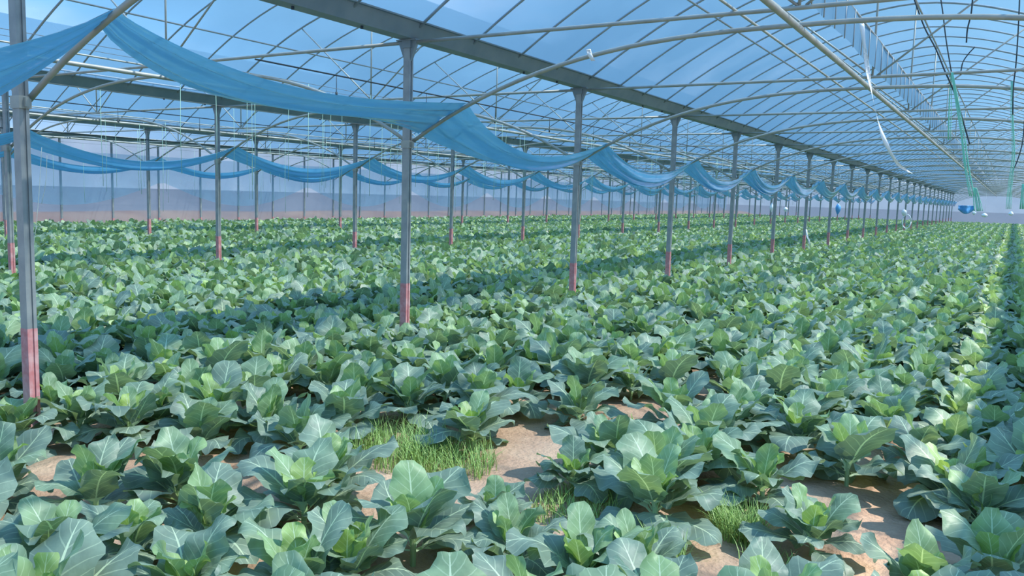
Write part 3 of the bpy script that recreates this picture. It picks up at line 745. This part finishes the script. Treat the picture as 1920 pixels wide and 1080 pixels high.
# plant strings hanging in rows in the left bays
st0 = MB().tube([(0, 0, 0), (0.01, 0.0, -0.7), (0, 0.01, -1.35)], 0.0035, 4).build('hanging_string', M['palegreen'])
g = random.Random(21); n_s = 0
for bay, xs, y_lo, y_hi, n in ((1, (-12.6, -11.4, -10.2, -8.8, -7.4), 7, 40, 90), (2, (-20.6, -19.2, -17.6, -16.0), 11, 50, 90)):
    for i in range(n):
        o = st0 if n_s == 0 else st0.copy()
        if n_s: COL.objects.link(o)
        n_s += 1
        x = g.choice(xs)+g.uniform(-0.05, 0.05); u = (x-bay_c(bay))/4; y = y_lo+(y_hi-y_lo)*g.random()**1.2
        top = inner_z(min(0.86, abs((x-bay_c(bay))/4)))+0.02; o.location = (x, y, top); o.scale = (1, 1, g.uniform(0.75, 1.15)); o.rotation_euler = (0, 0, g.random()*6)
        o['category'] = 'string'; o['label'] = 'thin pale green string hanging above the crop of the %s' % BAYN[bay]; o['group'] = 'hanging strings of the '+BAYN[bay]
    for x in xs:
        zw = inner_z(min(0.86, abs((x-bay_c(bay))/4)))+0.024
        w_ = MB().tube([(x, y_lo-4, zw), (x, YEND-0.65, zw)], 0.003, 4).build('string_wire', M['steel']); tag(w_, 'thin wire carrying the hanging strings over the %s' % BAYN[bay], 'wire', 'string wires of the '+BAYN[bay])
# water pipe of the third bay
wp = empty('water_pipe', (row_x(2)+0.55, 0, 0))
MB().tube([(0, 7, 3.08), (0, 40, 3.06), (0, YEND-1, 3.08)], 0.014, 6).build('pipe', M['black'], wp)
tag(wp, 'dark water pipe running lengthwise just beneath the gutter of the third post row', 'pipe')
for bay in (1, 2):
    ip = empty('spray_pipe', (bay_c(bay)+1.6, 0, 0))
    MB().tube([(0, 7, 3.36), (0, YEND-1, 3.36)], 0.011, 6).build('pipe', M['black'], ip)
    for j in range(14):
        MB().tube([(0, 8.4+2*j, 3.36), (0, 8.4+2*j, 3.14)], 0.005, 5).tube([(0, 8.4+2*j, 3.14), (0, 8.4+2*j, 3.08)], 0.016, 6).build('spray_nozzle', M['black'], ip)
    tag(ip, 'thin spray pipe with hanging nozzles on the truss ties of the %s' % BAYN[bay], 'pipe')

# tapes tied on posts, far odds and ends
x0 = row_x(0)
y7 = fy(6)
strip([(x0+0.06, y7-0.06, 1.02), (x0+0.09, y7-0.07, 0.86), (x0+0.16, y7-0.08, 0.70), (x0+0.20, y7-0.06, 0.50)], 0.05, M['white'], 'white_tape', 'white tape dangling at the foot of the seventh post in the nearest row', 'tape', [0, .4, .2, .3])
y14 = fy(13)
lp = [(x0+0.12+0.24*math.cos(t), y14-0.08, 0.95+0.42*math.sin(t)) for t in [i*2*math.pi/16 for i in range(17)]]
tag(MB().tube(lp, 0.035, 6).build('white_loop', M['white']), 'white loop of rolled film hanging on a far post of the nearest row', 'plastic')
def bag(x, y, z, r, m, lab, s, stretch=1.6):
    r *= 0.62
    g_ = random.Random(s); p1 = g_.random()*6; b_ = MB()
    b_.grid(lambda u, v: (r*(1+.2*math.sin(3*6.283*u+p1))*math.cos(6.283*u)*math.sin(math.pi*v), r*math.sin(6.283*u)*math.sin(math.pi*v), r*stretch*(1-2*v)*(1-0.2*math.sin(4*v+p1))), 14, 10)
    o = b_.build('plastic_bundle', m); o.location = (x, y, z); tag(o, lab, 'bundle')
    o2 = MB().tube([(0, 0, r*stretch*0.9), (0, 0, GUT-0.03-z)], 0.004, 4).build('cord', M['palestring'], o)
bag(*on_y(1473, 392, 43), 0.17, M['white'], 'small bright white bundle far off between the posts right of centre', 1, 1.3)
bag(*on_y(1447, 389, 43), 0.16, M['white'], 'faint white bundle left of the bright one far between the posts', 2, 2.4)
bag(*on_y(1571, 390, 43), 0.20, M['tarp'], 'small blue bundle far off between the posts', 3, 2.4)
bag(*on_y(1826, 399, 80), 0.24, M['white'], 'white bundle at the far end below the green twine', 4, 1.2)
bag(*on_y(1846, 404, 80), 0.36, M['white'], 'brightest white bundle at the far end of the right-hand bay', 5, 0.9)
bag(*on_y(1896, 401, 80), 0.3, M['white'], 'white bundle at the far end near the right edge', 6, 1.1)
bag(*on_y(1695, 398, 52), 0.22, M['white'], 'pale bundle above the white loop', 7, 1.6)
p0 = on_y(1797, 385, 92); p1 = on_y(1826, 394, 92)
b = MB(); b.grid(lambda u, v: (p0[0]+(p1[0]-p0[0])*u, 92+0.25*math.sin(u*9)+0.05*math.sin(v*7), p0[2]+(p1[2]-p0[2])*v-0.4*math.sin(u*math.pi)*v), 18, 8)
o = b.build('blue_tarp', M['tarp']); tag(o, 'bright blue tarpaulin hung at the far end of the right-hand bay', 'tarpaulin')
m_ = o.modifiers.new('thickness', 'SOLIDIFY'); m_.thickness = 0.01
